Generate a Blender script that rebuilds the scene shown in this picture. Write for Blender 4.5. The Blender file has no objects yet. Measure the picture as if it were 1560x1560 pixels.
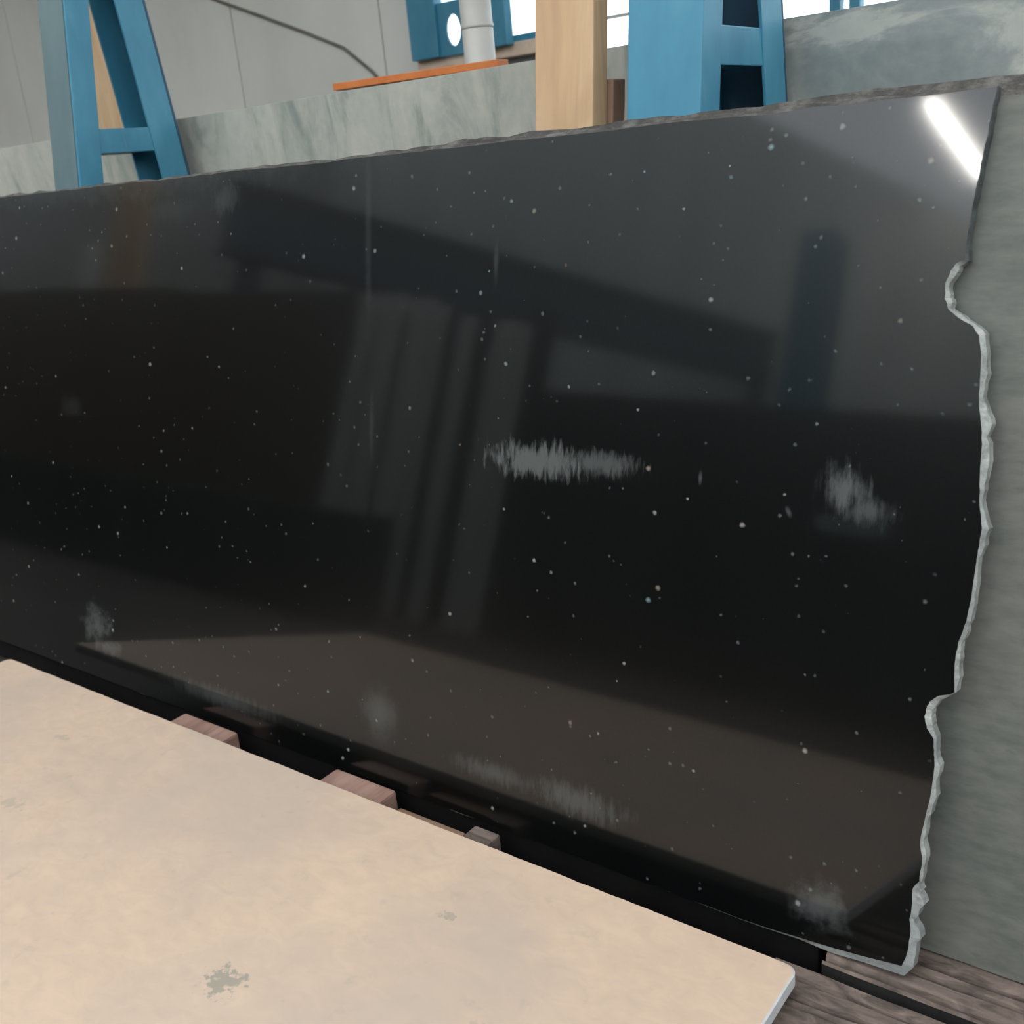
import bpy, bmesh, math, random
from mathutils import Vector, Matrix, noise

# ---------------------------------------------------------------- camera, sky, exposure
scene = bpy.context.scene
COL = scene.collection
EYE = Vector((0.0, 0.0, 1.5))
right = Vector((0.797, 0.597, -0.091)).normalized()
fwd = Vector((-0.592, 0.742, -0.314)).normalized()
right = (right - fwd * right.dot(fwd)).normalized()
up = right.cross(fwd)
cam_data = bpy.data.cameras.new('camera')
cam = bpy.data.objects.new('camera', cam_data)
COL.objects.link(cam)
m = Matrix((right, up, -fwd)).transposed().to_4x4()
m.translation = EYE
cam.matrix_world = m
cam_data.sensor_width = 36.0
cam_data.lens = 36.0 * 1606.0 / 1560.0
cam_data.clip_start = 0.02
cam_data.dof.use_dof = True
cam_data.dof.focus_distance = 2.2
cam_data.dof.aperture_fstop = 4.5
scene.camera = cam

world = bpy.data.worlds.new('overcast_sky')
scene.world = world
world.use_nodes = True
bg = world.node_tree.nodes['Background']
bg.inputs['Color'].default_value = (0.85, 0.935, 1.0, 1)
bg.inputs['Strength'].default_value = 2.4

vs = scene.view_settings
vs.view_transform = 'Standard'
vs.look = 'None'
vs.gamma = 1.0
vs.use_curve_mapping = False
vs.exposure = 0.3

# ---------------------------------------------------------------- helpers
FLOOR = -0.18
RND = random.Random(7)

def tag(o, label=None, cat=None, group=None, kind=None):
    if label: o['label'] = label
    if cat: o['category'] = cat
    if group: o['group'] = group
    if kind: o['kind'] = kind
    return o

def link(name, mesh, mats=(), parent=None, loc=(0, 0, 0), rot=(0, 0, 0)):
    o = bpy.data.objects.new(name, mesh)
    COL.objects.link(o)
    if mesh is not None:
        for mm in (mats if isinstance(mats, (list, tuple)) else [mats]):
            mesh.materials.append(mm)
    o.location = loc
    o.rotation_euler = rot
    if parent: o.parent = parent
    return o

def empty(name, loc=(0, 0, 0), rot=(0, 0, 0), parent=None):
    o = bpy.data.objects.new(name, None)
    COL.objects.link(o)
    o.location = loc
    o.rotation_euler = rot
    o.empty_display_size = 0.1
    if parent: o.parent = parent
    return o

def mesh_of(bm, name='mesh', smooth=False):
    bmesh.ops.recalc_face_normals(bm, faces=bm.faces)
    me = bpy.data.meshes.new(name)
    bm.to_mesh(me)
    bm.free()
    if smooth:
        for p in me.polygons: p.use_smooth = True
    return me

def bm_box(bm, a, b, bevel=0.0):
    """axis box between corners a and b, bevelled"""
    r = bmesh.ops.create_cube(bm, size=1.0)
    vv = r['verts']
    for v in vv:
        v.co = Vector([(a[i] + b[i]) / 2 + v.co[i] * (b[i] - a[i]) for i in range(3)])
    if bevel > 0:
        ee = list({e for v in vv for e in v.link_edges})
        bmesh.ops.bevel(bm, geom=ee, offset=bevel, segments=2, affect='EDGES', profile=0.6)

def box(name, a, b, mat, parent=None, bevel=0.004, loc=(0, 0, 0), rot=(0, 0, 0)):
    bm = bmesh.new()
    bm_box(bm, a, b, bevel)
    return link(name, mesh_of(bm, name), mat, parent, loc, rot)

def hexa(name, pts, mat, parent=None, bevel=0.003):
    """eight free corners: bottom ring of four, then top ring of four"""
    bm = bmesh.new()
    v = [bm.verts.new(p) for p in pts]
    for f in ((0, 1, 2, 3), (4, 5, 6, 7), (0, 1, 5, 4), (1, 2, 6, 5), (2, 3, 7, 6), (3, 0, 4, 7)):
        bm.faces.new([v[i] for i in f])
    bmesh.ops.recalc_face_normals(bm, faces=bm.faces)
    if bevel: bmesh.ops.bevel(bm, geom=list(bm.edges), offset=bevel, segments=2, affect='EDGES', profile=0.6)
    return link(name, mesh_of(bm, name), mat, parent)

def tube(name, pts, r, mat, parent=None, seg=16, caps=True, radii=None):
    bm = bmesh.new()
    rings = []
    for i, p in enumerate(pts):
        p = Vector(p)
        a = Vector(pts[max(i - 1, 0)]); b = Vector(pts[min(i + 1, len(pts) - 1)])
        t = (b - a).normalized()
        u = t.orthogonal().normalized() if i == 0 else (u - t * u.dot(t)).normalized()
        w = t.cross(u)
        rr = radii[i] if radii else r
        rings.append([bm.verts.new(p + (u * math.cos(2 * math.pi * k / seg) + w * math.sin(2 * math.pi * k / seg)) * rr) for k in range(seg)])
    for a, b in zip(rings, rings[1:]):
        for k in range(seg):
            bm.faces.new((a[k], a[(k + 1) % seg], b[(k + 1) % seg], b[k]))
    if caps:
        bm.faces.new(rings[0]); bm.faces.new(rings[-1])
    return link(name, mesh_of(bm, name, True), mat, parent)

# ---------------------------------------------------------------- materials
class NT:
    def __init__(self, name):
        self.m = bpy.data.materials.new(name)
        self.m.use_nodes = True
        self.t = self.m.node_tree
        self.t.nodes.clear()
        self.out = self.t.nodes.new('ShaderNodeOutputMaterial')
    def n(self, typ, **kw):
        nd = self.t.nodes.new(typ)
        for k, v in kw.items(): setattr(nd, k, v)
        return nd
    def l(self, a, b): self.t.links.new(a, b)
    def math(self, op, a, b=None, c=None, clamp=False):
        nd = self.n('ShaderNodeMath', operation=op, use_clamp=clamp)
        for i, x in enumerate((a, b, c)):
            if x is None: continue
            if isinstance(x, (int, float)): nd.inputs[i].default_value = x
            else: self.l(x, nd.inputs[i])
        return nd.outputs[0]
    def coords(self, scale=(1, 1, 1), loc=(0, 0, 0), rot=(0, 0, 0)):
        tc = self.n('ShaderNodeTexCoord')
        mp = self.n('ShaderNodeMapping')
        mp.inputs['Scale'].default_value = scale
        mp.inputs['Location'].default_value = loc
        mp.inputs['Rotation'].default_value = rot
        self.l(tc.outputs['Object'], mp.inputs['Vector'])
        return mp.outputs[0]
    def noise(self, vec, scale=5, detail=4, rough=0.55, dist=0.0):
        nd = self.n('ShaderNodeTexNoise')
        nd.inputs['Scale'].default_value = scale
        nd.inputs['Detail'].default_value = detail
        nd.inputs['Roughness'].default_value = rough
        nd.inputs['Distortion'].default_value = dist
        if vec is not None: self.l(vec, nd.inputs['Vector'])
        return nd.outputs['Fac']
    def ramp(self, fac, stops, interp='LINEAR'):
        nd = self.n('ShaderNodeValToRGB')
        cr = nd.color_ramp
        cr.interpolation = interp
        while len(cr.elements) < len(stops): cr.elements.new(0.5)
        for e, (p, c) in zip(cr.elements, stops):
            e.position = p
            e.color = (*c, 1) if len(c) == 3 else c
        self.l(fac, nd.inputs[0])
        return nd.outputs['Color']
    def mix(self, fac, a, b, blend='MIX'):
        nd = self.n('ShaderNodeMix', data_type='RGBA', blend_type=blend)
        for sock, x in ((nd.inputs[0], fac), (nd.inputs[6], a), (nd.inputs[7], b)):
            if isinstance(x, (int, float)): sock.default_value = x
            elif isinstance(x, tuple): sock.default_value = (*x, 1)
            else: self.l(x, sock)
        return nd.outputs[2]
    def bsdf(self, col, rough=0.6, metallic=0.0, bump=None, bstr=0.3, bdist=0.01, spec=0.5):
        p = self.n('ShaderNodeBsdfPrincipled')
        if isinstance(col, tuple): p.inputs['Base Color'].default_value = (*col, 1)
        else: self.l(col, p.inputs['Base Color'])
        if isinstance(rough, (int, float)): p.inputs['Roughness'].default_value = rough
        else: self.l(rough, p.inputs['Roughness'])
        p.inputs['Metallic'].default_value = metallic
        p.inputs['Specular IOR Level'].default_value = spec
        if bump is not None:
            b = self.n('ShaderNodeBump')
            b.inputs['Strength'].default_value = bstr
            b.inputs['Distance'].default_value = bdist
            self.l(bump, b.inputs['Height'])
            self.l(b.outputs[0], p.inputs['Normal'])
        return p.outputs[0]
    def done(self, sh):
        self.l(sh, self.out.inputs['Surface'])
        return self.m

def simple(name, c1, c2, scale=4, rough=0.6, stretch=(1, 1, 1), bstr=0.2, metallic=0.0, spec=0.5, lo=0.35, hi=0.65, bdist=0.004):
    t = NT(name)
    v = t.coords(stretch)
    f = t.noise(v, scale, 6, 0.6)
    col = t.ramp(f, [(lo, c1), (hi, c2)])
    fb = t.noise(v, scale * 9, 3, 0.6)
    return t.done(t.bsdf(col, rough, metallic, fb, bstr, bdist, spec))

def blue_paint():
    t = NT('blue_paint')
    v = t.coords((1, 1, 0.35))
    f = t.noise(v, 7, 6, 0.6)
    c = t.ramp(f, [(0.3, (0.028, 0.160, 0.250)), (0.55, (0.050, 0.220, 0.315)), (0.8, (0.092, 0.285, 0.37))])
    g = t.noise(t.coords((3, 3, 0.6)), 9, 5, 0.7)
    gm = t.ramp(g, [(0.62, (0, 0, 0)), (0.78, (1, 1, 1))])
    c = t.mix(t.math('MULTIPLY', gm, 0.35), c, (0.20, 0.27, 0.28))
    return t.done(t.bsdf(c, 0.45, 0, g, 0.08, 0.003))

def dusty_teal():
    return simple('dusty_teal_paint', (0.085, 0.135, 0.140), (0.125, 0.180, 0.180), 5, 0.6, (1, 1, 0.3))

def wood(name, c1, c2, c3, axis='Z', scale=10, rough=0.7, bstr=0.25, k_=0.12):
    t = NT(name)
    s = {'X': (k_, 1, 1), 'Y': (1, k_, 1), 'Z': (1, 1, k_)}[axis]
    v = t.coords(s)
    f = t.noise(v, scale, 6, 0.6, 1.2)
    col = t.ramp(f, [(0.28, c1), (0.5, c2), (0.72, c3)])
    k = t.noise(t.coords((1, 1, 1)), 6, 2, 0.5)
    km = t.ramp(k, [(0.66, (0, 0, 0)), (0.74, (1, 1, 1))])
    col = t.mix(t.math('MULTIPLY', km, 0.35), col, c1)
    return t.done(t.bsdf(col, rough, 0, f, bstr, 0.004))

def black_granite():
    """polished black stone with mineral flecks, dust smears and a thin veil"""
    t = NT('polished_black_granite')
    tc = t.n('ShaderNodeTexCoord')
    sep = t.n('ShaderNodeSeparateXYZ')
    t.l(tc.outputs['Object'], sep.inputs[0])
    X, Z = sep.outputs['X'], sep.outputs['Z']
    obj = tc.outputs['Object']
    # mineral flecks
    flat = t.n('ShaderNodeCombineXYZ')
    t.l(X, flat.inputs['X']); t.l(Z, flat.inputs['Y'])
    def flecks(scale, size, rare, seed):
        vo = t.n('ShaderNodeTexVoronoi', voronoi_dimensions='3D')
        mp = t.n('ShaderNodeMapping')
        mp.inputs['Location'].default_value = (seed + 0.37, seed * 0.7 + 1.9, 0.013 * seed + 0.004)
        mp.inputs['Rotation'].default_value = (0.5, 0.8, 0.6)
        wob = t.n('ShaderNodeTexNoise'); wob.inputs['Scale'].default_value = 130
        t.l(flat.outputs[0], wob.inputs['Vector'])
        wv = t.n('ShaderNodeVectorMath', operation='MULTIPLY_ADD')
        t.l(wob.outputs['Color'], wv.inputs[0]); wv.inputs[1].default_value = (0.005, 0.005, 0.0)
        t.l(flat.outputs[0], wv.inputs[2])
        t.l(wv.outputs[0], mp.inputs['Vector'])
        t.l(mp.outputs[0], vo.inputs['Vector'])
        vo.inputs['Scale'].default_value = scale
        sc = t.n('ShaderNodeSeparateColor')
        t.l(vo.outputs['Color'], sc.inputs[0])
        pick = t.math('GREATER_THAN', sc.outputs[0], rare)
        rad = t.math('MULTIPLY', sc.outputs[1], size)
        dd = t.math('DIVIDE', vo.outputs['Distance'], rad)
        sm = t.math('SUBTRACT', 1.35, dd, clamp=True)
        return t.math('MULTIPLY', pick, sm), sc.outputs[2]
    f1, h1 = flecks(28, 0.155, 0.82, 0.0)
    f2, h2 = flecks(60, 0.24, 0.88, 3.3)
    # more flecks show on the right half of the slab
    c1 = t.ramp(h1, [(0.0, (0.75, 0.85, 0.85)), (0.6, (0.8, 0.78, 0.7)), (0.85, (0.75, 0.45, 0.25)), (1, (0.4, 0.8, 0.85))])
    grain = t.noise(obj, 160, 3, 0.7)
    base = t.ramp(grain, [(0.4, (0.0008, 0.0008, 0.0008)), (0.75, (0.004, 0.0042, 0.0042))])
    base = t.mix(t.math('MULTIPLY', f1, 0.30), base, c1)
    base = t.mix(t.math('MULTIPLY', f2, 0.17), base, (0.5, 0.55, 0.55))
    # polished lobe plus a weak hazy lobe from the fine polish marks
    p1 = t.bsdf(base, 0.066, spec=0.66)
    p2 = t.bsdf(base, 0.30, spec=0.66)
    mx = t.n('ShaderNodeMixShader')
    mx.inputs[0].default_value = 0.33
    t.l(p1, mx.inputs[1]); t.l(p2, mx.inputs[2])
    # dust smears: soft ellipses broken up by stretched noise
    bristle = t.n('ShaderNodeMapping'); bristle.inputs['Scale'].default_value = (1.0, 1.0, 0.22)
    t.l(obj, bristle.inputs['Vector'])
    nb = t.noise(bristle.outputs[0], 70, 4, 0.65)
    nc = t.noise(obj, 22, 5, 0.65)
    def blob(cx, cz, rx, rz, amt, nz=None, cut=0.45, soft=0.6, ang=0.0, nw=1.1):
        dx = t.math('SUBTRACT', X, cx); dz = t.math('SUBTRACT', Z, cz)
        ca, sa = math.cos(ang), math.sin(ang)
        a = t.math('ADD', t.math('MULTIPLY', dx, ca / rx), t.math('MULTIPLY', dz, sa / rx))
        b = t.math('ADD', t.math('MULTIPLY', dx, -sa / rz), t.math('MULTIPLY', dz, ca / rz))
        d = t.math('SQRT', t.math('ADD', t.math('MULTIPLY', a, a), t.math('MULTIPLY', b, b)))
        if nz is not None:
            d = t.math('ADD', d, t.math('MULTIPLY', t.math('SUBTRACT', nz, 0.5), nw * 2))
        mr = t.n('ShaderNodeMapRange', interpolation_type='SMOOTHSTEP')
        t.l(d, mr.inputs['Value'])
        mr.inputs['From Min'].default_value = 1.0
        mr.inputs['From Max'].default_value = 1.0 - soft
        mr.inputs['To Min'].default_value = 0.0
        mr.inputs['To Max'].default_value = amt
        return mr.outputs[0]
    marks = [
        blob(-1.33, 0.893, 0.170, 0.046, 0.14, nb, nw=1.3, soft=0.7),
        blob(-1.17, 0.900, 0.125, 0.034, 0.10, nb, nw=1.2, soft=0.8),
        blob(-0.650, 0.905, 0.055, 0.060, 0.13, nb, nw=1.1, soft=1.0),
        blob(-0.610, 0.870, 0.060, 0.035, 0.09, nb, nw=1.0, soft=1.0),
        blob(-3.10, 0.185, 0.095, 0.085, 0.09, nc, soft=0.9),
        blob(-3.02, 0.125, 0.080, 0.040, 0.07, nc, soft=0.9),
        blob(-2.45, 0.088, 0.33, 0.040, 0.055, nb, soft=1.0, nw=0.7),
        blob(-1.81, 0.195, 0.085, 0.095, 0.060, nc, soft=1.0, nw=0.4),
        blob(-1.44, 0.140, 0.17, 0.035, 0.060, nb, soft=1.0, nw=0.7),
        blob(-1.20, 0.140, 0.16, 0.048, 0.070, nb, soft=0.9, nw=0.8),
        blob(-0.640, 0.095, 0.075, 0.062, 0.085, nc, soft=0.9, nw=0.9),
        blob(-2.385, 1.505, 0.075, 0.055, 0.032, nb, soft=0.8, nw=1.2),
        blob(-2.62, 1.485, 0.16, 0.050, 0.012, nb, soft=0.9, nw=0.6),
        blob(-3.19, 0.900, 0.085, 0.050, 0.014, nc, soft=1.0, nw=0.9),
        blob(-1.852, 1.40, 0.016, 0.30, 0.022, nc, soft=1.0, nw=0.6),
        blob(-1.840, 0.93, 0.012, 0.12, 0.020, nc, soft=1.0, nw=0.6),
        blob(-1.461, 1.315, 0.010, 0.060, 0.040, nc, soft=1.0, nw=0.6),
        blob(-0.940, 0.895, 0.006, 0.022, 0.09, nc, soft=1.0, nw=0.4),
        blob(-0.755, 0.850, 0.008, 0.016, 0.09, nc, soft=1.0, nw=0.4, ang=0.5),
        blob(-2.9, 1.60, 1.4, 0.10, 0.030, nc, soft=1.0, nw=0.7),
    ]
    total = marks[0]
    for k in marks[1:]: total = t.math('MAXIMUM', total, k)
    veil = t.math('MULTIPLY', t.noise(bristle.outputs[0], 5, 4, 0.6), 0.003)
    total = t.math('ADD', total, veil, clamp=True)
    dust = t.n('ShaderNodeBsdfDiffuse')
    dust.inputs['Color'].default_value = (0.62, 0.64, 0.60, 1)
    mx2 = t.n('ShaderNodeMixShader')
    t.l(total, mx2.inputs[0]); t.l(mx.outputs[0], mx2.inputs[1]); t.l(dust.outputs[0], mx2.inputs[2])
    return t.done(mx2.outputs[0])

def raw_edge():
    t = NT('broken_stone_edge')
    f = t.noise(t.coords(), 30, 6, 0.7)
    g = t.noise(t.coords(), 5, 3, 0.6)
    col = t.ramp(f, [(0.3, (0.16, 0.16, 0.14)), (0.5, (0.34, 0.34, 0.31)), (0.7, (0.52, 0.50, 0.45))])
    col = t.mix(t.ramp(g, [(0.45, (0, 0, 0)), (0.62, (1, 1, 1))]), col, (0.26, 0.26, 0.25))
    tc = t.n('ShaderNodeTexCoord'); sp = t.n('ShaderNodeSeparateXYZ')
    t.l(tc.outputs['Object'], sp.inputs[0])
    zz = t.math('ADD', sp.outputs['Z'], t.math('MULTIPLY', t.math('SUBTRACT', g, 0.5), 0.25))
    up_ = t.ramp(t.math('MULTIPLY', zz, 0.5), [(0.645, (0, 0, 0)), (0.66, (1, 1, 1))])
    col = t.mix(up_, col, t.ramp(f, [(0.35, (0.035, 0.038, 0.038)), (0.65, (0.11, 0.115, 0.11))]))   # bare dark stone above the notch
    return t.done(t.bsdf(col, 0.75, 0, f, 0.8, 0.006))

def raw_top_edge():
    t = NT('weathered_top_edge')
    f = t.noise(t.coords((0.5, 1, 1)), 28, 6, 0.75)
    col = t.ramp(f, [(0.3, (0.03, 0.026, 0.022)), (0.5, (0.085, 0.074, 0.064)), (0.70, (0.22, 0.20, 0.175))])
    return t.done(t.bsdf(col, 0.8, 0, f, 0.9, 0.008))

def grey_stone():
    t = NT('honed_grey_stone')
    v = t.coords((0.35, 1, 1))
    f = t.noise(v, 40, 5, 0.65)
    g = t.noise(t.coords(), 2.2, 5, 0.6, 0.6)
    c = t.ramp(g, [(0.3, (0.1103, 0.111, 0.093)), (0.5, (0.1491, 0.145, 0.1209)), (0.7, (0.1806, 0.163, 0.133))])
    c = t.mix(0.5, c, t.ramp(f, [(0.3, (0.063, 0.078, 0.06882)), (0.7, (0.1995, 0.19, 0.1628))]))
    sp = t.noise(t.coords((0.25, 1, 1)), 60, 2, 0.5)
    c = t.mix(t.math('MULTIPLY', t.ramp(sp, [(0.66, (0, 0, 0)), (0.74, (1, 1, 1))]), 0.35), c, (0.07, 0.075, 0.07))
    return t.done(t.bsdf(c, 0.55, 0, f, 0.12, 0.003))

def marble(name, light, mid, dark, rot, scale, stretch, seed, lo=0.40, hi=0.64, fine=30):
    t = NT(name)
    v = t.coords(stretch, (seed, seed, seed), rot)
    f = t.noise(v, scale, 7, 0.62, 1.6)
    c = t.ramp(f, [(lo - 0.12, dark), (lo, mid), (hi, light)])
    g = t.noise(t.coords(), fine, 4, 0.6)
    c = t.mix(0.22, c, t.ramp(g, [(0.3, dark), (0.7, light)]))
    return t.done(t.bsdf(c, 0.5, 0, g, 0.06, 0.003))

def beige_stone():
    t = NT('beige_limestone')
    a = t.noise(t.coords(), 3.0, 6, 0.62, 0.5)
    b = t.noise(t.coords((1, 1.6, 1)), 14, 5, 0.6, 0.8)
    c = t.ramp(a, [(0.30, (0.5928, 0.4243, 0.3097)), (0.5, (0.6555, 0.4683, 0.3354)), (0.7, (0.7182, 0.5091, 0.3548))])
    c = t.mix(0.5, c, t.ramp(b, [(0.32, (0.5814, 0.4243, 0.3172)), (0.5, (0.6612, 0.476, 0.3441)), (0.70, (0.7467, 0.5367, 0.385))]))
    w = t.noise(t.coords((1, 1, 1), (4, 2, 0)), 1.6, 4, 0.6)
    c = t.mix(t.ramp(w, [(0.42, (0.55, 0.55, 0.55)), (0.60, (0, 0, 0))]), c, (0.52, 0.405, 0.325))
    # small grey pits
    s = t.noise(t.coords(), 26, 3, 0.5)
    c = t.mix(t.math('MULTIPLY', t.ramp(s, [(0.64, (0, 0, 0)), (0.76, (1, 1, 1))]), 0.30), c, (0.40, 0.33, 0.26))
    # grey fossil-like stains
    tc = t.n('ShaderNodeTexCoord')
    sep = t.n('ShaderNodeSeparateXYZ'); t.l(tc.outputs['Object'], sep.inputs[0])
    brk = t.noise(t.coords(), 55, 3, 0.6)
    for cx, cy, rx, ry, amt in STAINS:
        dx = t.math('DIVIDE', t.math('SUBTRACT', sep.outputs['X'], cx), rx)
        dy = t.math('DIVIDE', t.math('SUBTRACT', sep.outputs['Y'], cy), ry)
        d = t.math('SQRT', t.math('ADD', t.math('MULTIPLY', dx, dx), t.math('MULTIPLY', dy, dy)))
        d = t.math('ADD', d, t.math('MULTIPLY', t.math('SUBTRACT', brk, 0.5), 3.2))
        mk = t.ramp(d, [(0.55, (1, 1, 1)), (0.9, (0, 0, 0))])
        c = t.mix(t.math('MULTIPLY', mk, amt), c, (0.30, 0.275, 0.22))
    return t.done(t.bsdf(c, 0.5, 0, b, 0.05, 0.002, spec=0.35))

STAINS = [(-1.545, 0.905, 0.045, 0.040, 0.75), (-1.28, 1.27, 0.025, 0.012, 0.5), (-2.55, 1.02, 0.05, 0.02, 0.3),
          (-2.75, 1.28, 0.03, 0.015, 0.3), (-1.05, 1.08, 0.02, 0.012, 0.3)]

M_BLUE = blue_paint()
M_TEAL = dusty_teal()
M_BLACK = black_granite()
M_RAW = raw_edge()
M_RAWTOP = raw_top_edge()
M_GREY = grey_stone()
M_BEIGE = beige_stone()
M_BEIGE_EDGE = simple('sawn_pale_edge', (0.62, 0.60, 0.58), (0.74, 0.72, 0.70), 20, 0.7)
M_MARBLE_L = marble('streaked_green_grey_marble', (0.529, 0.4992, 0.4187), (0.4378, 0.4224, 0.3555), (0.2371, 0.256, 0.2251), (0, 0.35, 0), 2.6, (1.9, 1, 0.5), 2.0, 0.47, 0.60)
M_MARBLE_R = marble('cloudy_blue_grey_marble', (0.50, 0.49, 0.43), (0.30, 0.315, 0.295), (0.215, 0.235, 0.225), (0, -0.5, 0), 2.6, (0.7, 1, 1.6), 5.3, 0.51, 0.57)
M_WALL = simple('painted_wall_sheet', (0.636, 0.5935, 0.5232), (0.7208, 0.6798, 0.6096), 1.2, 0.8, (1, 1, 0.5), 0.05)
M_WALLB = simple('plain_concrete', (0.22, 0.22, 0.21), (0.30, 0.30, 0.285), 1.0, 0.9)
M_FLOOR = simple('dusty_concrete_floor', (0.050, 0.042, 0.034), (0.085, 0.072, 0.060), 1.5, 0.85)
M_ROOF = simple('roof_sheet_metal', (0.30, 0.31, 0.31), (0.38, 0.39, 0.39), 1.0, 0.6)
M_PINE = wood('light_pine', (0.4092, 0.243, 0.129), (0.5208, 0.3285, 0.1806), (0.5952, 0.396, 0.2322), 'Z', 9)
M_PINED = wood('brown_board', (0.20, 0.105, 0.06), (0.27, 0.155, 0.095), (0.33, 0.20, 0.13), 'Z', 9)
M_BEARER = wood('reddish_bearer', (0.17, 0.085, 0.06), (0.33, 0.185, 0.14), (0.45, 0.28, 0.22), 'Y', 12)
M_SLEEPER = wood('weathered_timber', (0.0486, 0.034, 0.02592), (0.1512, 0.108, 0.0864), (0.2484, 0.18, 0.144), 'X', 30, 0.9, 0.9, 0.38)
M_STEEL = simple('dark_painted_steel', (0.0035, 0.0030, 0.0026), (0.008, 0.0065, 0.0055), 6, 0.9, spec=0.15)
M_GAP_SHADE = simple('painted_gap_shade', (0.006, 0.0045, 0.0035), (0.015, 0.0115, 0.009), 20, 0.9)  # near-black colour paints the shade of the gap onto the sleeper sides
M_PVC = simple('off_white_plastic', (0.44, 0.405, 0.36), (0.52, 0.48, 0.43), 6, 0.4)
M_ORANGE = simple('orange_paint', (0.50, 0.125, 0.022), (0.62, 0.19, 0.045), 9, 0.5)
M_CABLE = simple('brown_cable', (0.14, 0.125, 0.105), (0.19, 0.17, 0.15), 9, 0.7)
M_SILL = simple('sandy_sill_stone', (0.567, 0.405, 0.297), (0.702, 0.5265, 0.405), 8, 0.8)
M_BROWNSLAB = simple('dark_brown_granite', (0.06325, 0.036, 0.0187), (0.09775, 0.058, 0.0306), 12, 0.6)
M_DARKSLAB = simple('dark_green_granite', (0.0072, 0.0084, 0.00825), (0.0132, 0.0156, 0.0143), 12, 0.6)
M_BLOCK = simple('black_quarry_block', (0.006, 0.006, 0.006), (0.012, 0.011, 0.010), 7, 0.8)
M_STRIP = simple('pale_grey_stone_strip', (0.6, 0.588, 0.552), (0.792, 0.768, 0.72), 5, 0.7, (3, 3, 0.3))
M_PALEBLUE = simple('pale_blue_block', (0.55, 0.62, 0.66), (0.62, 0.69, 0.72), 6, 0.6)
M_SHEET = simple('grey_cladding', (0.40, 0.42, 0.385), (0.52, 0.545, 0.50), 0.8, 0.7, (2, 1, 0.2))
M_WEB_SHADE = simple('painted_web_shade', (0.02, 0.055, 0.09), (0.03, 0.075, 0.12), 5, 0.5)  # darkened blue: shade inside the back legs put into the colour
M_GIRDER = simple('navy_girder_paint', (0.012, 0.022, 0.04), (0.02, 0.035, 0.06), 4, 0.5)

def lamp_mat():
    t = NT('lamp_tube')
    e = t.n('ShaderNodeEmission')
    e.inputs['Color'].default_value = (1.0, 0.97, 0.92, 1)
    e.inputs['Strength'].default_value = 120.0
    return t.done(e.outputs[0])
M_LAMP = lamp_mat()

def glass_mat():
    t = NT('dusty_window_glass')
    g = t.n('ShaderNodeBsdfTransparent'); g.inputs['Color'].default_value = (0.92, 0.95, 0.95, 1)
    s = t.n('ShaderNodeBsdfGlossy'); s.inputs['Roughness'].default_value = 0.05
    mx = t.n('ShaderNodeMixShader'); mx.inputs[0].default_value = 0.06
    t.l(g.outputs[0], mx.inputs[1]); t.l(s.outputs[0], mx.inputs[2])
    return t.done(mx.outputs[0])
M_GLASS = glass_mat()

# ---------------------------------------------------------------- the hall
XL, XR, YB, YF, ZR = -14.0, 3.6, 5.0, -9.0, 4.7
tag(box('floor', (XL - 0.2, YF - 0.2, FLOOR - 0.15), (XR, YB + 0.3, FLOOR), M_FLOOR, bevel=0), kind='structure')

# back wall: a solid part of upright sheets on the left, a low wall under a window band on the right
wb = tag(empty('wall_back', (0, YB, FLOOR)), kind='structure')
box('backing', (XL, 0.03, 0), (-4.30, 0.18, ZR - FLOOR), M_WALLB, wb, 0)
edges = [-14.0, -12.6, -11.2, -9.9, -8.62, -7.25, -5.93, -4.62, -4.30]
for a, b in zip(edges, edges[1:]):
    box('wall_sheet', (a + 0.005, 0.0, 0.0), (b - 0.005, 0.03, ZR - FLOOR), M_WALL, wb, 0.004)
box('low_wall', (-4.30, 0.0, 0), (-3.45, 0.18, 2.03 - FLOOR), M_WALLB, wb, 0)
box('low_wall', (-3.45, 0.0, 0), (XR, 0.18, 1.80 - FLOOR), M_WALLB, wb, 0)
box('lintel', (-4.30, 0.0, 4.1 - FLOOR), (XR, 0.18, ZR - FLOOR), M_WALLB, wb, 0)
box('sill_block', (-4.296, -0.08, 2.03 - FLOOR), (-3.456, 0.2, 2.10 - FLOOR), M_SILL, wb, 0.008)
for k in range(7):
    x = -3.45 + 1.5 * k
    box('sill_block', (x + 0.006, -0.08, 1.80 - FLOOR), (min(x + 1.5, XR) - 0.006, 0.2, 1.865 - FLOOR), M_SILL, wb, 0.008)

tag(box('wall_left', (XL - 0.2, YF, FLOOR), (XL, YB + 0.18, 6.5), M_WALLB, bevel=0), kind='structure')
tag(box('added_wall_right', (XR, YF, FLOOR), (XR + 0.2, YB + 0.3, 2.2), M_WALLB, bevel=0), kind='structure')  # unseen wall, added to cut the light from the right

# far side wall, seen only in the polished stone
wf = tag(empty('wall_front', (0, YF, FLOOR)), kind='structure')
x = XL
while x < XR - 0.05:
    # stepped gable: high on the left, low on the right
    def gz(q): return 7.6 if q < -9 else max(4.1, 7.6 - (q + 9.0) * 0.52)
    x1 = min(x + 1.0, XR)
    d_ = 0.03 * (int(x) % 2)
    hexa('cladding_sheet', [(x + 0.01, -0.05, 0), (x1 - 0.01, -0.05, 0), (x1 - 0.01, d_, 0), (x + 0.01, d_, 0),
         (x + 0.01, -0.05, gz(x) - FLOOR), (x1 - 0.01, -0.05, gz(x1) - FLOOR), (x1 - 0.01, d_, gz(x1) - FLOOR), (x + 0.01, d_, gz(x) - FLOOR)], M_SHEET, wf, 0.003)
    x += 1.0

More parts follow.
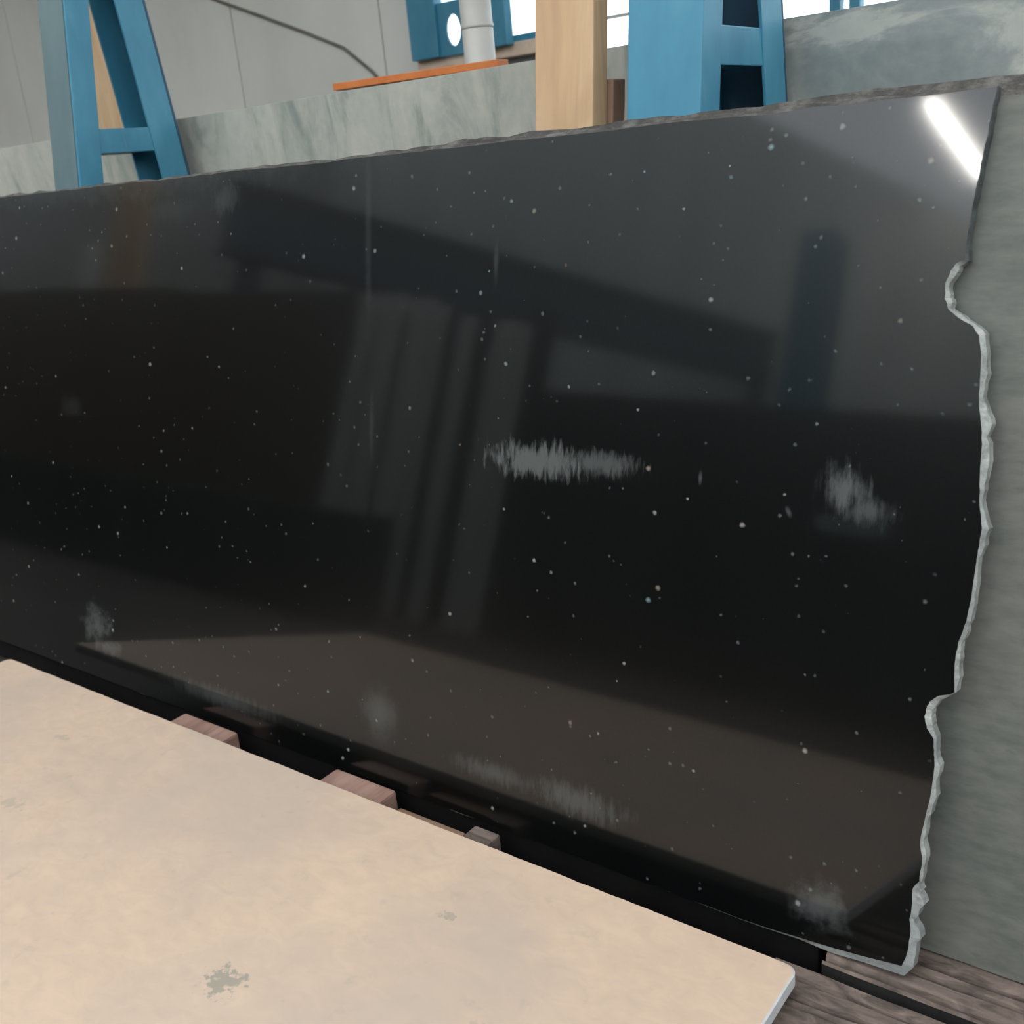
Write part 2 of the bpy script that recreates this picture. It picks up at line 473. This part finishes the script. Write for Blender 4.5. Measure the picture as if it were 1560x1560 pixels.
ce = tag(empty('ceiling', (0, 0, ZR)), kind='structure')
def roof(x0, x1, y0, y1):
    y = y0
    while y < y1 - 0.05:
        box('roof_sheet', (x0, y + 0.005, 0), (x1, min(y + 1.1, y1) - 0.005, 0.06), M_ROOF, ce, 0.0)
        y += 1.1
roof(XL, XR, 0.7, YB + 0.2)   # the strip over the rack; the yard in front stays open

# windows in the band above the low wall
def window(name, x0, x1, z0, z1, cols, rows):
    w = tag(empty(name, ((x0 + x1) / 2, YB + 0.08, z0)), kind='structure')
    hw = (x1 - x0) / 2
    h = z1 - z0
    for a, b in (((-hw, -0.03, 0), (-hw + 0.05, 0.03, h)), ((hw - 0.05, -0.03, 0), (hw, 0.03, h)),
                 ((-hw + 0.05, -0.03, 0), (hw - 0.05, 0.03, 0.05)), ((-hw + 0.05, -0.03, h - 0.05), (hw - 0.05, 0.03, h))):
        box('window_frame', a, b, M_BLUE, w, 0.004)
    cw = (2 * hw - 0.1) / cols
    rh = (h - 0.1) / rows
    for i in range(cols):
        for j in range(rows):
            xa = -hw + 0.05 + i * cw; za = 0.05 + j * rh
            box('pane', (xa + 0.006, -0.003, za + 0.006), (xa + cw - 0.006, 0.003, za + rh - 0.006), M_GLASS, w, 0)
    for i in range(1, cols):
        xa = -hw + 0.05 + i * cw
        box('mullion', (xa - 0.012, -0.02, 0.05), (xa + 0.012, 0.02, h - 0.05), M_PVC, w, 0.003)
    for j in range(1, rows):
        za = 0.05 + j * rh
        box('glazing_bar', (-hw + 0.05, -0.015, za - 0.008), (hw - 0.05, 0.015, za + 0.008), M_PVC, w, 0.003)
    return w

window('window_1', -4.28, -3.47, 2.10, 4.1, 1, 4)
window('window_2', -3.43, -1.89, 1.865, 4.1, 2, 9)
window('window_3', -1.85, 0.20, 1.865, 4.1, 2, 9)
window('window_4', 0.22, 3.50, 1.865, 4.1, 2, 9)

# ---------------------------------------------------------------- polished black slab
LEAN = math.radians(10.9)
D0 = 1.610
OUT = [(-0.458,1.571),(-0.462,1.534),(-0.470,1.464),(-0.476,1.414),(-0.479,1.373),(-0.482,1.336),(-0.483,1.304),(-0.495,1.298),(-0.503,1.287),(-0.510,1.266),(-0.509,1.241),(-0.501,1.223),(-0.483,1.209),(-0.461,1.197),(-0.449,1.181),(-0.443,1.151),(-0.441,1.108),(-0.440,1.080),(-0.434,1.044),(-0.428,1.004),(-0.426,0.946),(-0.423,0.906),(-0.415,0.862),(-0.418,0.824),(-0.419,0.797),(-0.421,0.740),(-0.425,0.701),(-0.435,0.660),(-0.437,0.621),(-0.433,0.572),(-0.441,0.566),(-0.459,0.559),(-0.473,0.545),(-0.476,0.534),(-0.479,0.516),(-0.473,0.496),(-0.460,0.480),(-0.457,0.452),(-0.454,0.431),(-0.456,0.373),(-0.462,0.326),(-0.466,0.284),(-0.460,0.250),(-0.461,0.208),(-0.471,0.191),(-0.470,0.154),(-0.472,0.130),(-0.468,0.108),(-0.470,0.066),(-0.478,0.034)]
# width of the pale broken chamfer beside each outline point (metres)
CH = []
for i, (u, s) in enumerate(OUT):
    w = 0.003 + 0.005 * (0.5 + 0.5 * math.sin(i * 1.7 + 2 * math.sin(i * 0.6)))
    if s > 1.31: w = 0.0015
    if 1.20 < s <= 1.29: w = 0.006
    if 0.98 < s < 1.08: w = 0.012
    if 0.49 < s < 0.55: w = 0.009
    if s < 0.2: w = 0.013
    if s < 0.05: w = 0.018
    CH.append(w)

def black_slab():
    root = empty('granite_slab', (0, D0, 0), (-LEAN, 0, 0))
    tag(root, 'large polished black granite slab leaning on the rack, with broken right edge', 'stone slab')
    XE = -4.25
    ring = []
    for i, ((u, s), w) in enumerate(zip(OUT, CH)):
        ring.append((u, s, w))
        if i + 1 < len(OUT):          # roughen the broken edge between the main points
            (u2, s2), w2 = OUT[i + 1], CH[i + 1]
            for k in (1, 2, 3):
                f = k / 4
                a = 0.0016 * noise.noise(Vector((i * 3.7 + k * 1.9, 2.2, 0.4)))
                ring.append((u + (u2 - u) * f + a, s + (s2 - s) * f, w + (w2 - w) * f))
    # along the bottom to the left, then up and back along the top
    n = 60
    for i in range(1, n + 1):
        f = i / n
        u = -0.486 + (XE + 0.486) * f
        w = 0.020 * max(0.0, 1 - f * 14) + 0.002 + 0.002 * noise.noise(Vector((u * 6, 1.3, 0)))
        ring.append((u, 0.030 - 0.022 * min(1, f * 14) + 0.004 * noise.noise(Vector((u * 25, 3.1, 0))), max(0.001, w)))
    m_ = 90
    for i in range(0, m_):
        f = i / m_
        u = XE + (-0.47 - XE) * f
        jag = 0.004 * noise.noise(Vector((u * 9, 7.7, 0))) + 0.003 * noise.noise(Vector((u * 31, 2.2, 0)))
        ring.append((u, 1.570 + jag, 0.006 + 0.004 * noise.noise(Vector((u * 14, 5.1, 0)))))
    cnt = len(ring)
    # outward normals of the closed outline
    def nrm(i):
        a = ring[i - 1]; b = ring[(i + 1) % cnt]
        d = Vector((b[0] - a[0], b[1] - a[1]))
        if d.length < 1e-9: return Vector((0, 0))
        d.normalize()
        return Vector((-d.y, d.x))
    sgn = 1
    if nrm(80).x < 0: sgn = -1
    bm = bmesh.new()
    vs_ = [bm.verts.new((u, 0, s)) for u, s, w in ring]
    f = bm.faces.new(vs_)
    if f.normal.y > 0: f.normal_flip()
    bm.normal_update()
    bmesh.ops.triangulate(bm, faces=[f])
    me = bpy.data.meshes.new('polished_face')
    for fc in bm.faces:
        fc.normal_update()
        if fc.normal.y > 0: fc.normal_flip()
    bm.to_mesh(me); bm.free()
    link('polished_face', me, M_BLACK, root)
    # chamfer, side and back
    bm = bmesh.new()
    T = 0.028
    r0, r1, r2 = [], [], []
    for i, (u, s, w) in enumerate(ring):
        nn = nrm(i) * sgn
        j = 1 + 0.9 * noise.noise(Vector((u * 45, s * 45, 0)))
        wo = w * j
        ss = max(s + nn.y * wo, 0.002)
        r0.append(bm.verts.new((u, 0, s)))
        r1.append(bm.verts.new((u + nn.x * wo, 0.004 + 0.004 * abs(noise.noise(Vector((u * 40, s * 40, 3)))), ss)))
        r2.append(bm.verts.new((u + nn.x * wo * 1.1, T, ss)))
    for i in range(cnt):
        j = (i + 1) % cnt
        for a, b in ((r0, r1), (r1, r2)):
            fc = bm.faces.new((a[i], a[j], b[j], b[i]))
            if ring[i][1] > 1.55 and ring[j][1] > 1.55 and ring[i][0] < -0.47: fc.material_index = 1
    back = bm.faces.new(r2)
    link('broken_edge', mesh_of(bm, 'broken_edge'), [M_RAW, M_RAWTOP], root)
    return root
black_slab()

# ---------------------------------------------------------------- dull grey slab behind it
LEAN2 = math.radians(7.9)
def grey_slab():
    root = empty('granite_slab', (0, 1.716, 0), (-LEAN2, 0, 0))
    tag(root, 'dull grey unpolished stone slab standing behind the black one', 'stone slab')
    x0, x1, n = -4.45, 0.75, 170
    T = 0.02
    def top(u):
        return 1.572 + 0.006 * noise.noise(Vector((u * 7, 4.4, 0))) + 0.004 * noise.noise(Vector((u * 27, 9.4, 0))) - (0.012 if u < -2.2 else 0.012 * max(0, min(1, (-1.4 - u) / 0.8)))
    bm = bmesh.new()
    lo = [bm.verts.new((x0 + (x1 - x0) * i / n, 0, 0.003 + 0.004 * abs(noise.noise(Vector((i * 0.35, 0, 0)))))) for i in range(n + 1)]
    hi = []
    for i in range(n + 1):
        u = x0 + (x1 - x0) * i / n
        hi.append(bm.verts.new((u, 0, top(u) - 0.030 + 0.005 * noise.noise(Vector((u * 22, 1, 1))))))
    for i in range(n): bm.faces.new((lo[i], lo[i + 1], hi[i + 1], hi[i]))
    me = bpy.data.meshes.new('honed_face'); bm.normal_update()
    for fc in bm.faces:
        if fc.normal.y > 0: fc.normal_flip()
    bm.to_mesh(me); bm.free()
    link('honed_face', me, M_GREY, root)
    bm = bmesh.new()
    a = [bm.verts.new(v.co) for v in me.vertices[n + 1:]]
    b, c, d, e = [], [], [], []
    for i in range(n + 1):
        u = x0 + (x1 - x0) * i / n
        b.append(bm.verts.new((u, 0.003 + 0.003 * noise.noise(Vector((u * 33, 3, 3))), top(u))))
        c.append(bm.verts.new((u, T, top(u) - 0.004)))
        d.append(bm.verts.new((u, T, 0.003)))
        e.append(bm.verts.new(me.vertices[i].co))
    for i in range(n):
        for p, q in ((a, b), (b, c), (c, d), (d, e)):
            bm.faces.new((p[i], p[i + 1], q[i + 1], q[i]))
    for i in (0, n): bm.faces.new((a[i], b[i], c[i], d[i], e[i]))
    link('weathered_edge', mesh_of(bm, 'weathered_edge'), M_RAWTOP, root)
grey_slab()

# ---------------------------------------------------------------- beige slab lying flat
def beige_slab():
    root = empty('limestone_slab', (0, 0, 0))
    tag(root, 'beige limestone slab lying flat on timber bearers in the foreground', 'stone slab')
    X0, X1, Y0, Y1 = -3.445, -0.627, 0.012, 1.499
    ZT, TH = 0.052, 0.028
    pts = []
    def corner(cx, cy, r, a0):
        for k in range(9):
            a = a0 + k / 8 * math.pi / 2
            pts.append((cx + r * math.cos(a), cy + r * math.sin(a)))
    def side(p, q, n, amp):
        for k in range(1, n):
            f = k / n
            u = p[0] + (q[0] - p[0]) * f; v = p[1] + (q[1] - p[1]) * f
            j = amp * (noise.noise(Vector((u * 12, v * 12, 0.5))) + 0.7 * noise.noise(Vector((u * 55, v * 55, 8))))
            dx, dy = q[0] - p[0], q[1] - p[1]
            L = math.hypot(dx, dy)
            pts.append((u + dy / L * j, v - dx / L * j))
    r = 0.022
    corner(X1 - r, Y1 - r, r, 0)
    side((X1 - r, Y1), (X0 + r, Y1), 150, 0.0018)
    corner(X0 + r, Y1 - r, r, math.pi / 2)
    side((X0, Y1 - r), (X0, Y0 + r), 20, 0.001)
    corner(X0 + r, Y0 + r, r, math.pi)
    side((X0 + r, Y0), (X1 - r, Y0), 30, 0.001)
    corner(X1 - r, Y0 + r, r, 1.5 * math.pi)
    side((X1, Y0 + r), (X1, Y1 - r), 40, 0.001)
    cx, cy = (X0 + X1) / 2, (Y0 + Y1) / 2
    def ins(p, d):
        return (p[0] - d * (1 if p[0] > cx else -1) * (abs(p[0] - cx) > (X1 - X0) / 2 - 0.03), p[1] - d * (1 if p[1] > cy else -1) * (abs(p[1] - cy) > (Y1 - Y0) / 2 - 0.03))
    bm = bmesh.new()
    t_ = [bm.verts.new((*ins(p, 0.003), ZT)) for p in pts]
    fc = bm.faces.new(t_)
    bm.normal_update()
    if fc.normal.z < 0: fc.normal_flip()
    me = bpy.data.meshes.new('top_face'); bm.to_mesh(me); bm.free()
    link('top_face', me, M_BEIGE, root)
    bm = bmesh.new()
    a = [bm.verts.new((*ins(p, 0.003), ZT)) for p in pts]
    b = [bm.verts.new((*p, ZT - 0.003)) for p in pts]
    c = [bm.verts.new((*p, ZT - TH)) for p in pts]
    n = len(pts)
    for i in range(n):
        j = (i + 1) % n
        bm.faces.new((a[i], a[j], b[j], b[i])); bm.faces.new((b[i], b[j], c[j], c[i]))
    bm.faces.new(c)
    link('sawn_edge', mesh_of(bm, 'sawn_edge'), M_BEIGE_EDGE, root)
beige_slab()

# ---------------------------------------------------------------- timber under the slabs
def timber(name, x0, x1, y0, y1, z0, z1, mat, seed, cracks, label, cat, group=None):
    """old baulk along X with real drying cracks in its top"""
    nx, ny = 120, 110
    bm = bmesh.new()
    r = random.Random(seed)
    lines = [(y0 + (y1 - y0) * (k + 0.5 + r.uniform(-0.3, 0.3)) / cracks, r.uniform(0.0035, 0.0075), r.uniform(0.026, 0.050), r.uniform(0, 9)) for k in range(cracks)]
    rows = []
    for i in range(nx + 1):
        x = x0 + (x1 - x0) * i / nx
        row = []
        for j in range(ny + 1):
            y = y0 + (y1 - y0) * j / ny
            z = z1 + 0.0025 * noise.noise(Vector((x * 9, y * 30, seed))) - 0.003
            for yc, w, dpt, ph in lines:
                c = yc + 0.008 * noise.noise(Vector((x * 3.1, ph, seed)))
                act = max(0.0, min(1.0, 0.9 + 1.6 * noise.noise(Vector((x * 4.0, ph * 3.3, seed + 5)))))
                z -= dpt * act * math.exp(-((y - c) / w) ** 2)
            if j in (0, ny): z -= 0.006
            row.append(bm.verts.new((x, y, z)))
        rows.append(row)
    for i in range(nx):
        for j in range(ny):
            bm.faces.new((rows[i][j], rows[i + 1][j], rows[i + 1][j + 1], rows[i][j + 1]))
    bl = [bm.verts.new((v[0].co.x, y0, z0)) for v in rows]
    br = [bm.verts.new((v[0].co.x, y1, z0)) for v in rows]
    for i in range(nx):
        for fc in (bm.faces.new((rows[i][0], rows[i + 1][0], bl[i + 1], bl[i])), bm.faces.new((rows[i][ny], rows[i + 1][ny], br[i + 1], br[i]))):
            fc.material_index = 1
        bm.faces.new((bl[i], bl[i + 1], br[i + 1], br[i]))
    bm.faces.new(rows[0] + [br[0], bl[0]])
    bm.faces.new(rows[nx] + [br[nx], bl[nx]])
    o = link(name, mesh_of(bm, name), [mat, M_GAP_SHADE])
    return tag(o, label, cat, group)

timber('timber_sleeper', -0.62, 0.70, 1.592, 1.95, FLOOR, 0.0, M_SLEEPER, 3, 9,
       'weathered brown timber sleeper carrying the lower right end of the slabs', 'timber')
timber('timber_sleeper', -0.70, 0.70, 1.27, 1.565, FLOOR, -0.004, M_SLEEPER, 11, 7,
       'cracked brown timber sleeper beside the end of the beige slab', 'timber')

bear = [(-2.590, -2.345, 1.585, 'reddish wooden bearer end showing farthest left behind the beige slab edge'),
        (-1.945, -1.730, 1.592, 'pinkish wooden bearer end at the middle of the beige slab edge'),
        (-1.690, -1.475, 1.560, 'dark brown wooden bearer end right of the pinkish one')]
for k, (a, b, ye, lab) in enumerate(bear):
    o = box('wooden_bearer', (a, 0.10, FLOOR), (b, ye, 0.022 if k < 2 else 0.006), M_BEARER if k < 2 else M_PINED, None, 0.008)
    tag(o, lab, 'timber', 'bearers under the beige slab')
o = box('wooden_wedge', (-1.470, 1.50, FLOOR), (-1.395, 1.588, 0.012), M_SLEEPER, None, 0.006)
tag(o, 'small grey wooden wedge beside the dark brown bearer end', 'wedge')

rb = empty('support_rail', (-2.7, 1.78, FLOOR))
tag(rb, 'black steel rail under the left part of the leaning slabs', 'rail')
box('rail', (-1.75, -0.156, 0.10), (2.06, -0.062, 0.178), M_STEEL, rb, 0.006)
for k in range(4):
    box('foot', (-1.65 + k * 1.08, -0.14, 0), (-1.52 + k * 1.08, -0.05, 0.10), M_STEEL, rb, 0.006)

# ---------------------------------------------------------------- blue A-frames
def a_frame(x0, x1, label, pad):
    root = empty('slab_rack', ((x0 + x1) / 2, 2.1, FLOOR))
    tag(root, label, 'rack', 'blue slab rack frames')
    w = (x1 - x0) / 2
    k1, k2 = math.tan(LEAN2), -0.105
    def yf(z): return 1.742 + k1 * z - 2.1
    def yb(z): return 2.265 + k2 * (z - 1.57) - 2.1
    def leg(yfun, dpt, z0, z1):
        pts = []
        for z in (z0, z1):
            y = yfun(z)
            pts += [(-w, y, z - FLOOR), (w, y, z - FLOOR), (w, y + dpt, z - FLOOR), (-w, y + dpt, z - FLOOR)]
        return hexa('leg', pts, M_BLUE, root, 0.004)
    zt = 2.52
    leg(yf, 0.085, FLOOR + 0.012, zt)
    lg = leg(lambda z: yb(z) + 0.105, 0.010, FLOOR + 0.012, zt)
    lg.data.materials[0] = M_WEB_SHADE
    for sx in (-1, 1):
        pts = []
        for z in (FLOOR + 0.012, zt):
            y = yb(z)
            xa, xb = (w - 0.008, w) if sx > 0 else (-w, -w + 0.008)
            pts += [(xa, y, z - FLOOR), (xb, y, z - FLOOR), (xb, y + 0.104, z - FLOOR), (xa, y + 0.104, z - FLOOR)]
        fl = hexa('flange', pts, M_BLUE, lg, 0.002)
    for zc in (0.25, 0.95, 1.68, 2.25):
        box('cross_bar', (w - 0.075, yf(zc) + 0.080, zc - 0.037 - FLOOR), (w - 0.004, yb(zc) + 0.006, zc + 0.037 - FLOOR), M_BLUE, root, 0.003)
        box('cross_bar', (-w + 0.004, yf(zc) + 0.080, zc - 0.037 - FLOOR), (-w + 0.075, yb(zc) + 0.006, zc + 0.037 - FLOOR), M_BLUE, root, 0.003)
    box('top_cap', (-w - 0.01, yf(zt) - 0.01, zt - FLOOR), (w + 0.01, yb(zt) + 0.125, zt - FLOOR + 0.015), M_BLUE, root, 0.004)
    box('foot_plate', (-w - 0.04, yf(0) - 0.01, 0), (w + 0.04, yb(0) + 0.16, 0.012), M_BLUE, root, 0.003)
    if pad:
        pts = []
        for z in (0.02, zt - 0.02):
            y = yf(z)
            pts += [(-w + 0.002, y - 0.004, z - FLOOR), (w - 0.006, y - 0.004, z - FLOOR), (w - 0.006, y + 0.001, z - FLOOR), (-w + 0.002, y + 0.001, z - FLOOR)]
        tag(hexa('pad_strip', pts, M_TEAL, root, 0.001), 'dusty grey-green strip on the front of the leg')
    return root
a_frame(-3.302, -3.161, 'blue steel A-frame at the far left with a dusty grey front strip', True)
a_frame(-1.171, -1.006, 'blue steel A-frame right of the wooden plank', False)

# ---------------------------------------------------------------- marble slabs behind the rack
def marble_slab(x0, x1, mat, edge, label):
    lean = math.radians(-6.0)
    zt = 1.744 - FLOOR
    root = empty('marble_slab', (0, 2.425 + zt * math.tan(-lean), FLOOR), (-lean, 0, 0))
    tag(root, label, 'stone slab', 'marble slabs behind the rack')
    h = zt / math.cos(lean)
    box('face', (x0, 0, 0.0), (x1, 0.012, h), mat, root, 0.001)
    box('back', (x0, 0.0121, 0.002), (x1, 0.024, h - 0.002), edge, root, 0.001)
    return root
marble_slab(-5.6, -1.33, M_MARBLE_L, M_GREY, 'green-grey streaked marble slab behind the left blue frame')
marble_slab(-1.315, 1.6, M_MARBLE_R, M_GREY, 'blue-grey marble slab with pale clouds behind the right blue frame')

# ---------------------------------------------------------------- planks, pipe, orange bar
def plank(name, x0, x1, y0, th, z0, z1, lean, mat, label):
    k = math.tan(lean)
    pts = []
    for z in (z0, z1):
        y = y0 + k * z
        pts += [(x0, y, z), (x1, y, z), (x1, y + th, z), (x0, y + th, z)]
    return tag(hexa(name, pts, mat, None, 0.004), label, 'plank')
plank('wooden_plank', -1.401, -1.254, 1.745, 0.056, FLOOR, 2.30, LEAN2, M_PINE, 'light wooden plank standing upright left of the right blue frame')
plank('wooden_board', -1.275, -1.243, 1.806, 0.05, FLOOR, 1.645, LEAN2, M_PINED, 'brown wooden board just behind the light upright plank')

def pipe():
    root = empty('plastic_pipe', (-2.156, 2.76, FLOOR))
    tag(root, 'white plastic pipe standing upright behind the marble slab', 'pipe')
    tube('pipe_body', [(0, 0, 0), (0, 0, 1.2), (0, 0, 2.92)], 0.048, M_PVC, root, 28)
    for z in (1.42, 2.07, 2.9):
        tube('pipe_collar', [(0, 0, z), (0, 0, z + 0.004), (0, 0, z + 0.010), (0, 0, z + 0.014)], 0.05, M_PVC, root, 28, True, [0.0482, 0.0505, 0.0505, 0.0482])
pipe()

def orange_bar():
    a = Vector((-2.49, 2.47, 1.766)); b = Vector((-1.86, 2.475, 1.757))
    pts = []
    for z, hgt in ((0, 0), (1, 1)):
        for p, dy in ((a, 0), (b, 0), (b, 0.05), (a, 0.05)):
            pts.append((p.x, p.y - 0.02 + dy, p.z - 0.012 + (0.020 if hgt else 0)))
    o = hexa('painted_bar', pts, M_ORANGE, None, 0.002)
    tag(o, 'flat orange painted bar lying along the top of the marble slab', 'bar')
orange_bar()

# cable across the sheet wall
cp = [(-6.9, 4.985, 3.02), (-6.45, 4.985, 2.85), (-6.05, 4.985, 2.683), (-5.65, 4.985, 2.53), (-5.25, 4.985, 2.375), (-4.93, 4.985, 2.243), (-4.72, 4.985, 2.085), (-4.62, 4.985, 1.98), (-4.58, 4.985, 1.6)]
tag(tube('wall_cable', cp, 0.010, M_CABLE, None, 10), 'thin brown cable running down across the pale wall sheets', 'cable')

# pale lumber seen between the legs of the left frame
plank('wooden_plank', -4.67, -4.49, 3.10, 0.035, FLOOR, 2.44, math.radians(-1.5), M_PINE, 'pale wooden plank showing between the legs of the left blue frame')
tag(tube('grey_conduit', [(-4.80, 3.08, FLOOR), (-4.80, 3.08, 1.2), (-4.80, 3.08, 2.9)], 0.035, M_WALLB, None, 18), 'grey upright conduit left of the pale plank behind the left frame', 'conduit')

# blue window guard in the first window
gd = empty('window_guard', (-3.95, 4.90, 2.085))
tag(gd, 'blue steel window guard behind the white pipe', 'window guard')
box('guard_post', (-0.335, -0.04, 0), (-0.135, 0.02, 2.0), M_BLUE, gd, 0.006)
box('guard_post', (0.19, -0.04, 0), (0.345, 0.02, 2.0), M_BLUE, gd, 0.006)
def guard_plate(x0, x1, z0, z1, cx, cz, rx, rz):
    """thin plate with an oval opening"""
    bm = bmesh.new()
    n = 32
    rings = []
    for y in (-0.018, -0.004):
        inner, outer = [], []
        for k in range(n):
            a = 2 * math.pi * k / n
            c, si = math.cos(a), math.sin(a)
            inner.append(bm.verts.new((cx + rx * c, y, cz + rz * si)))
            m_ = max(abs(c), abs(si))
            u, v = c / m_, si / m_
            outer.append(bm.verts.new(((x1 if u > 0 else x0) * abs(u) + cx * (1 - abs(u)), y, (z1 if v > 0 else z0) * abs(v) + cz * (1 - abs(v)))))
        rings.append((inner, outer))
    (i0, o0), (i1, o1) = rings
    for k in range(n):
        q = (k + 1) % n
        bm.faces.new((i0[k], i0[q], o0[q], o0[k])); bm.faces.new((i1[k], i1[q], o1[q], o1[k]))
        bm.faces.new((i0[k], i0[q], i1[q], i1[k])); bm.faces.new((o0[k], o0[q], o1[q], o1[k]))
    link('guard_plate', mesh_of(bm, 'guard_plate'), M_BLUE, gd)
for z in (0.0, 0.42, 0.84, 1.26, 1.68):
    guard_plate(-0.135, 0.19, z, z + 0.27, -0.03, z + 0.125, 0.05, 0.080)

# ---------------------------------------------------------------- across the aisle, seen in the polished face
def leaning(name, x0, x1, y0, th, h, lean, mat, label, cat, group=None):
    o = box(name, (x0, -th, 0), (x1, 0, h), mat, None, 0.006, (0, y0, FLOOR), (lean, 0, 0))
    return tag(o, label, cat, group)
where = ('farthest left', 'in the middle', 'beside the pale strips')
for k, (a, b, hh) in enumerate(((-13.6, -10.9, 2.42), (-10.88, -8.3, 2.44), (-8.28, -6.0, 2.40))):
    leaning('brown_slab', a, b, -1.92, 0.03, hh, math.radians(5), M_BROWNSLAB,
            'dark brown granite slab mirrored in the black slab, %s of three' % where[k], 'stone slab', 'brown slabs across the aisle')
strips = [(-5.93, -5.80, 2.36, 0), (-5.77, -5.52, 2.37, 1), (-5.43, -5.20, 2.33, 0), (-5.18, -5.06, 2.28, 0), (-4.93, -4.78, 2.20, 0), (-4.62, -4.40, 2.18, 1), (-4.38, -4.30, 2.15, 0)]
for (a, b, hh, t_), nth in zip(strips, ('leftmost', 'second from left', 'third from left', 'fourth from left', 'third from right', 'second from right', 'rightmost')):
    leaning('stone_strip', a, b, -1.95 - 0.02 * t_, 0.03, hh, math.radians(4), M_STRIP,
            'pale grey upright stone strip mirrored in the black slab, %s of seven' % nth, 'stone strip', 'stone strips across the aisle')
leaning('dark_slab', -4.15, 0.9, -1.95, 0.03, 1.70, math.radians(4), M_DARKSLAB,
        'long dark green granite slab across the aisle, mirrored in the black slab', 'stone slab')

leaning('dark_slab', -5.98, -4.16, -2.04, 0.03, 2.25, math.radians(4), M_DARKSLAB,  # added backing so the gaps between the strips come out dark
        'dark backing slab added behind the pale grey strips to darken their gaps', 'stone slab')
tag(box('wooden_post', (-12.62, -4.12, FLOOR), (-11.92, -4.0, 4.6), M_PINE, None, 0.01), 'wide wooden post mirrored at the upper left of the black slab', 'post')
cb = tag(empty('white_cabinet', (-13.0, -4.1, FLOOR)), 'white cabinet mirrored at the upper left of the black slab', 'cabinet')
box('body', (-0.22, -0.3, 0), (0.22, 0.08, 3.5), M_PVC, cb, 0.01)
box('door', (-0.20, 0.081, 0.1), (0.20, 0.10, 3.46), M_BEIGE_EDGE, cb, 0.006)

def rough_block(name, a, b, mat, seed, label, cat):
    bm = bmesh.new()
    bm_box(bm, a, b, 0)
    bmesh.ops.subdivide_edges(bm, edges=list(bm.edges), cuts=10, use_grid_fill=True)
    for v in bm.verts:
        v.co += Vector((noise.noise(v.co * 2.1 + Vector((seed, 0, 0))), noise.noise(v.co * 2.3 + Vector((0, seed, 0))), 0.6 * noise.noise(v.co * 2.7 + Vector((0, 0, seed))))) * 0.025
    o = link(name, mesh_of(bm, name), mat)
    return tag(o, label, cat)
rough_block('quarry_block', (-11.0, -1.62, FLOOR + 0.02), (-4.85, -1.15, 0.53), M_BLOCK, 4.0, 'long black quarry block low across the aisle, mirrored in the black slab', 'stone block')
tag(box('pale_block', (-2.04, -2.02, 0), (-1.69, -1.90, 0.08), M_PALEBLUE, None, 0.006, (0, 0.06, 0.835)), 'pale blue bar held on the dark slabs across the aisle', 'bar')

col_ = empty('steel_column', (-3.07, -4.0, FLOOR))
tag(col_, 'blue steel column across the aisle, mirrored in the black slab', 'column')
box('flange', (-0.15, 0.10, 0), (0.15, 0.13, 3.25), M_BLUE, col_, 0.004)
box('web', (-0.015, -0.10, 0), (0.015, 0.10, 3.25), M_BLUE, col_, 0.002)
box('flange', (-0.15, -0.13, 0), (0.15, -0.10, 3.25), M_BLUE, col_, 0.004)

# sloping navy crane girder far across the yard
A = Vector((-7.95, -2.25, 3.2)); B = Vector((-5.46, -8.75, 3.2))
gr = empty('crane_girder', (0, 0, 0))
tag(gr, 'dark navy crane girder high across the aisle, mirrored in the black slab', 'girder')
d = (B - A).normalized(); nrm_ = Vector((-d.y, d.x, 0))
def gbar(nm, off, hw, z0, z1):
    p = []
    for z in (z0, z1):
        for q, s in ((A, -1), (B, -1), (B, 1), (A, 1)):
            v = q + nrm_ * (off + s * hw); p.append((v.x, v.y, v.z + z))
    hexa(nm, p, M_GIRDER, gr, 0.004)
gbar('web', 0, 0.02, -0.58, 0.0)
gbar('flange', 0, 0.2, 0.0, 0.03)
gbar('flange', 0, 0.2, -0.61, -0.58)

box('support_post', (-7.95, -2.62, FLOOR), (-7.80, -2.45, 2.59), M_GIRDER, gr, 0.004)
box('support_post', (-5.62, -8.72, FLOOR), (-5.47, -8.55, 2.59), M_GIRDER, gr, 0.004)

# tube lamp on its beam over the yard
lb = empty('lamp_beam', (-3.25, -9.0, 5.15))
tag(lb, 'slim grey roof beam over the yard carrying the tube lamp', 'beam')
box('beam', (-0.05, 0.0, 0), (0.05, 7.6, 0.12), M_ROOF, lb, 0.004)
lp = empty('tube_lamp', (-3.25, -6.5, 5.15))
tag(lp, 'long white tube lamp mirrored near the top right corner of the black slab', 'lamp')
box('housing', (-0.07, -2.3, -0.06), (0.07, 0.0, 0), M_PVC, lp, 0.006)
tube('lamp_tube', [(-0.028, -2.25, -0.085), (-0.028, -0.05, -0.085)], 0.018, M_LAMP, lp, 14)
tube('lamp_tube', [(0.028, -2.25, -0.085), (0.028, -0.05, -0.085)], 0.018, M_LAMP, lp, 14)
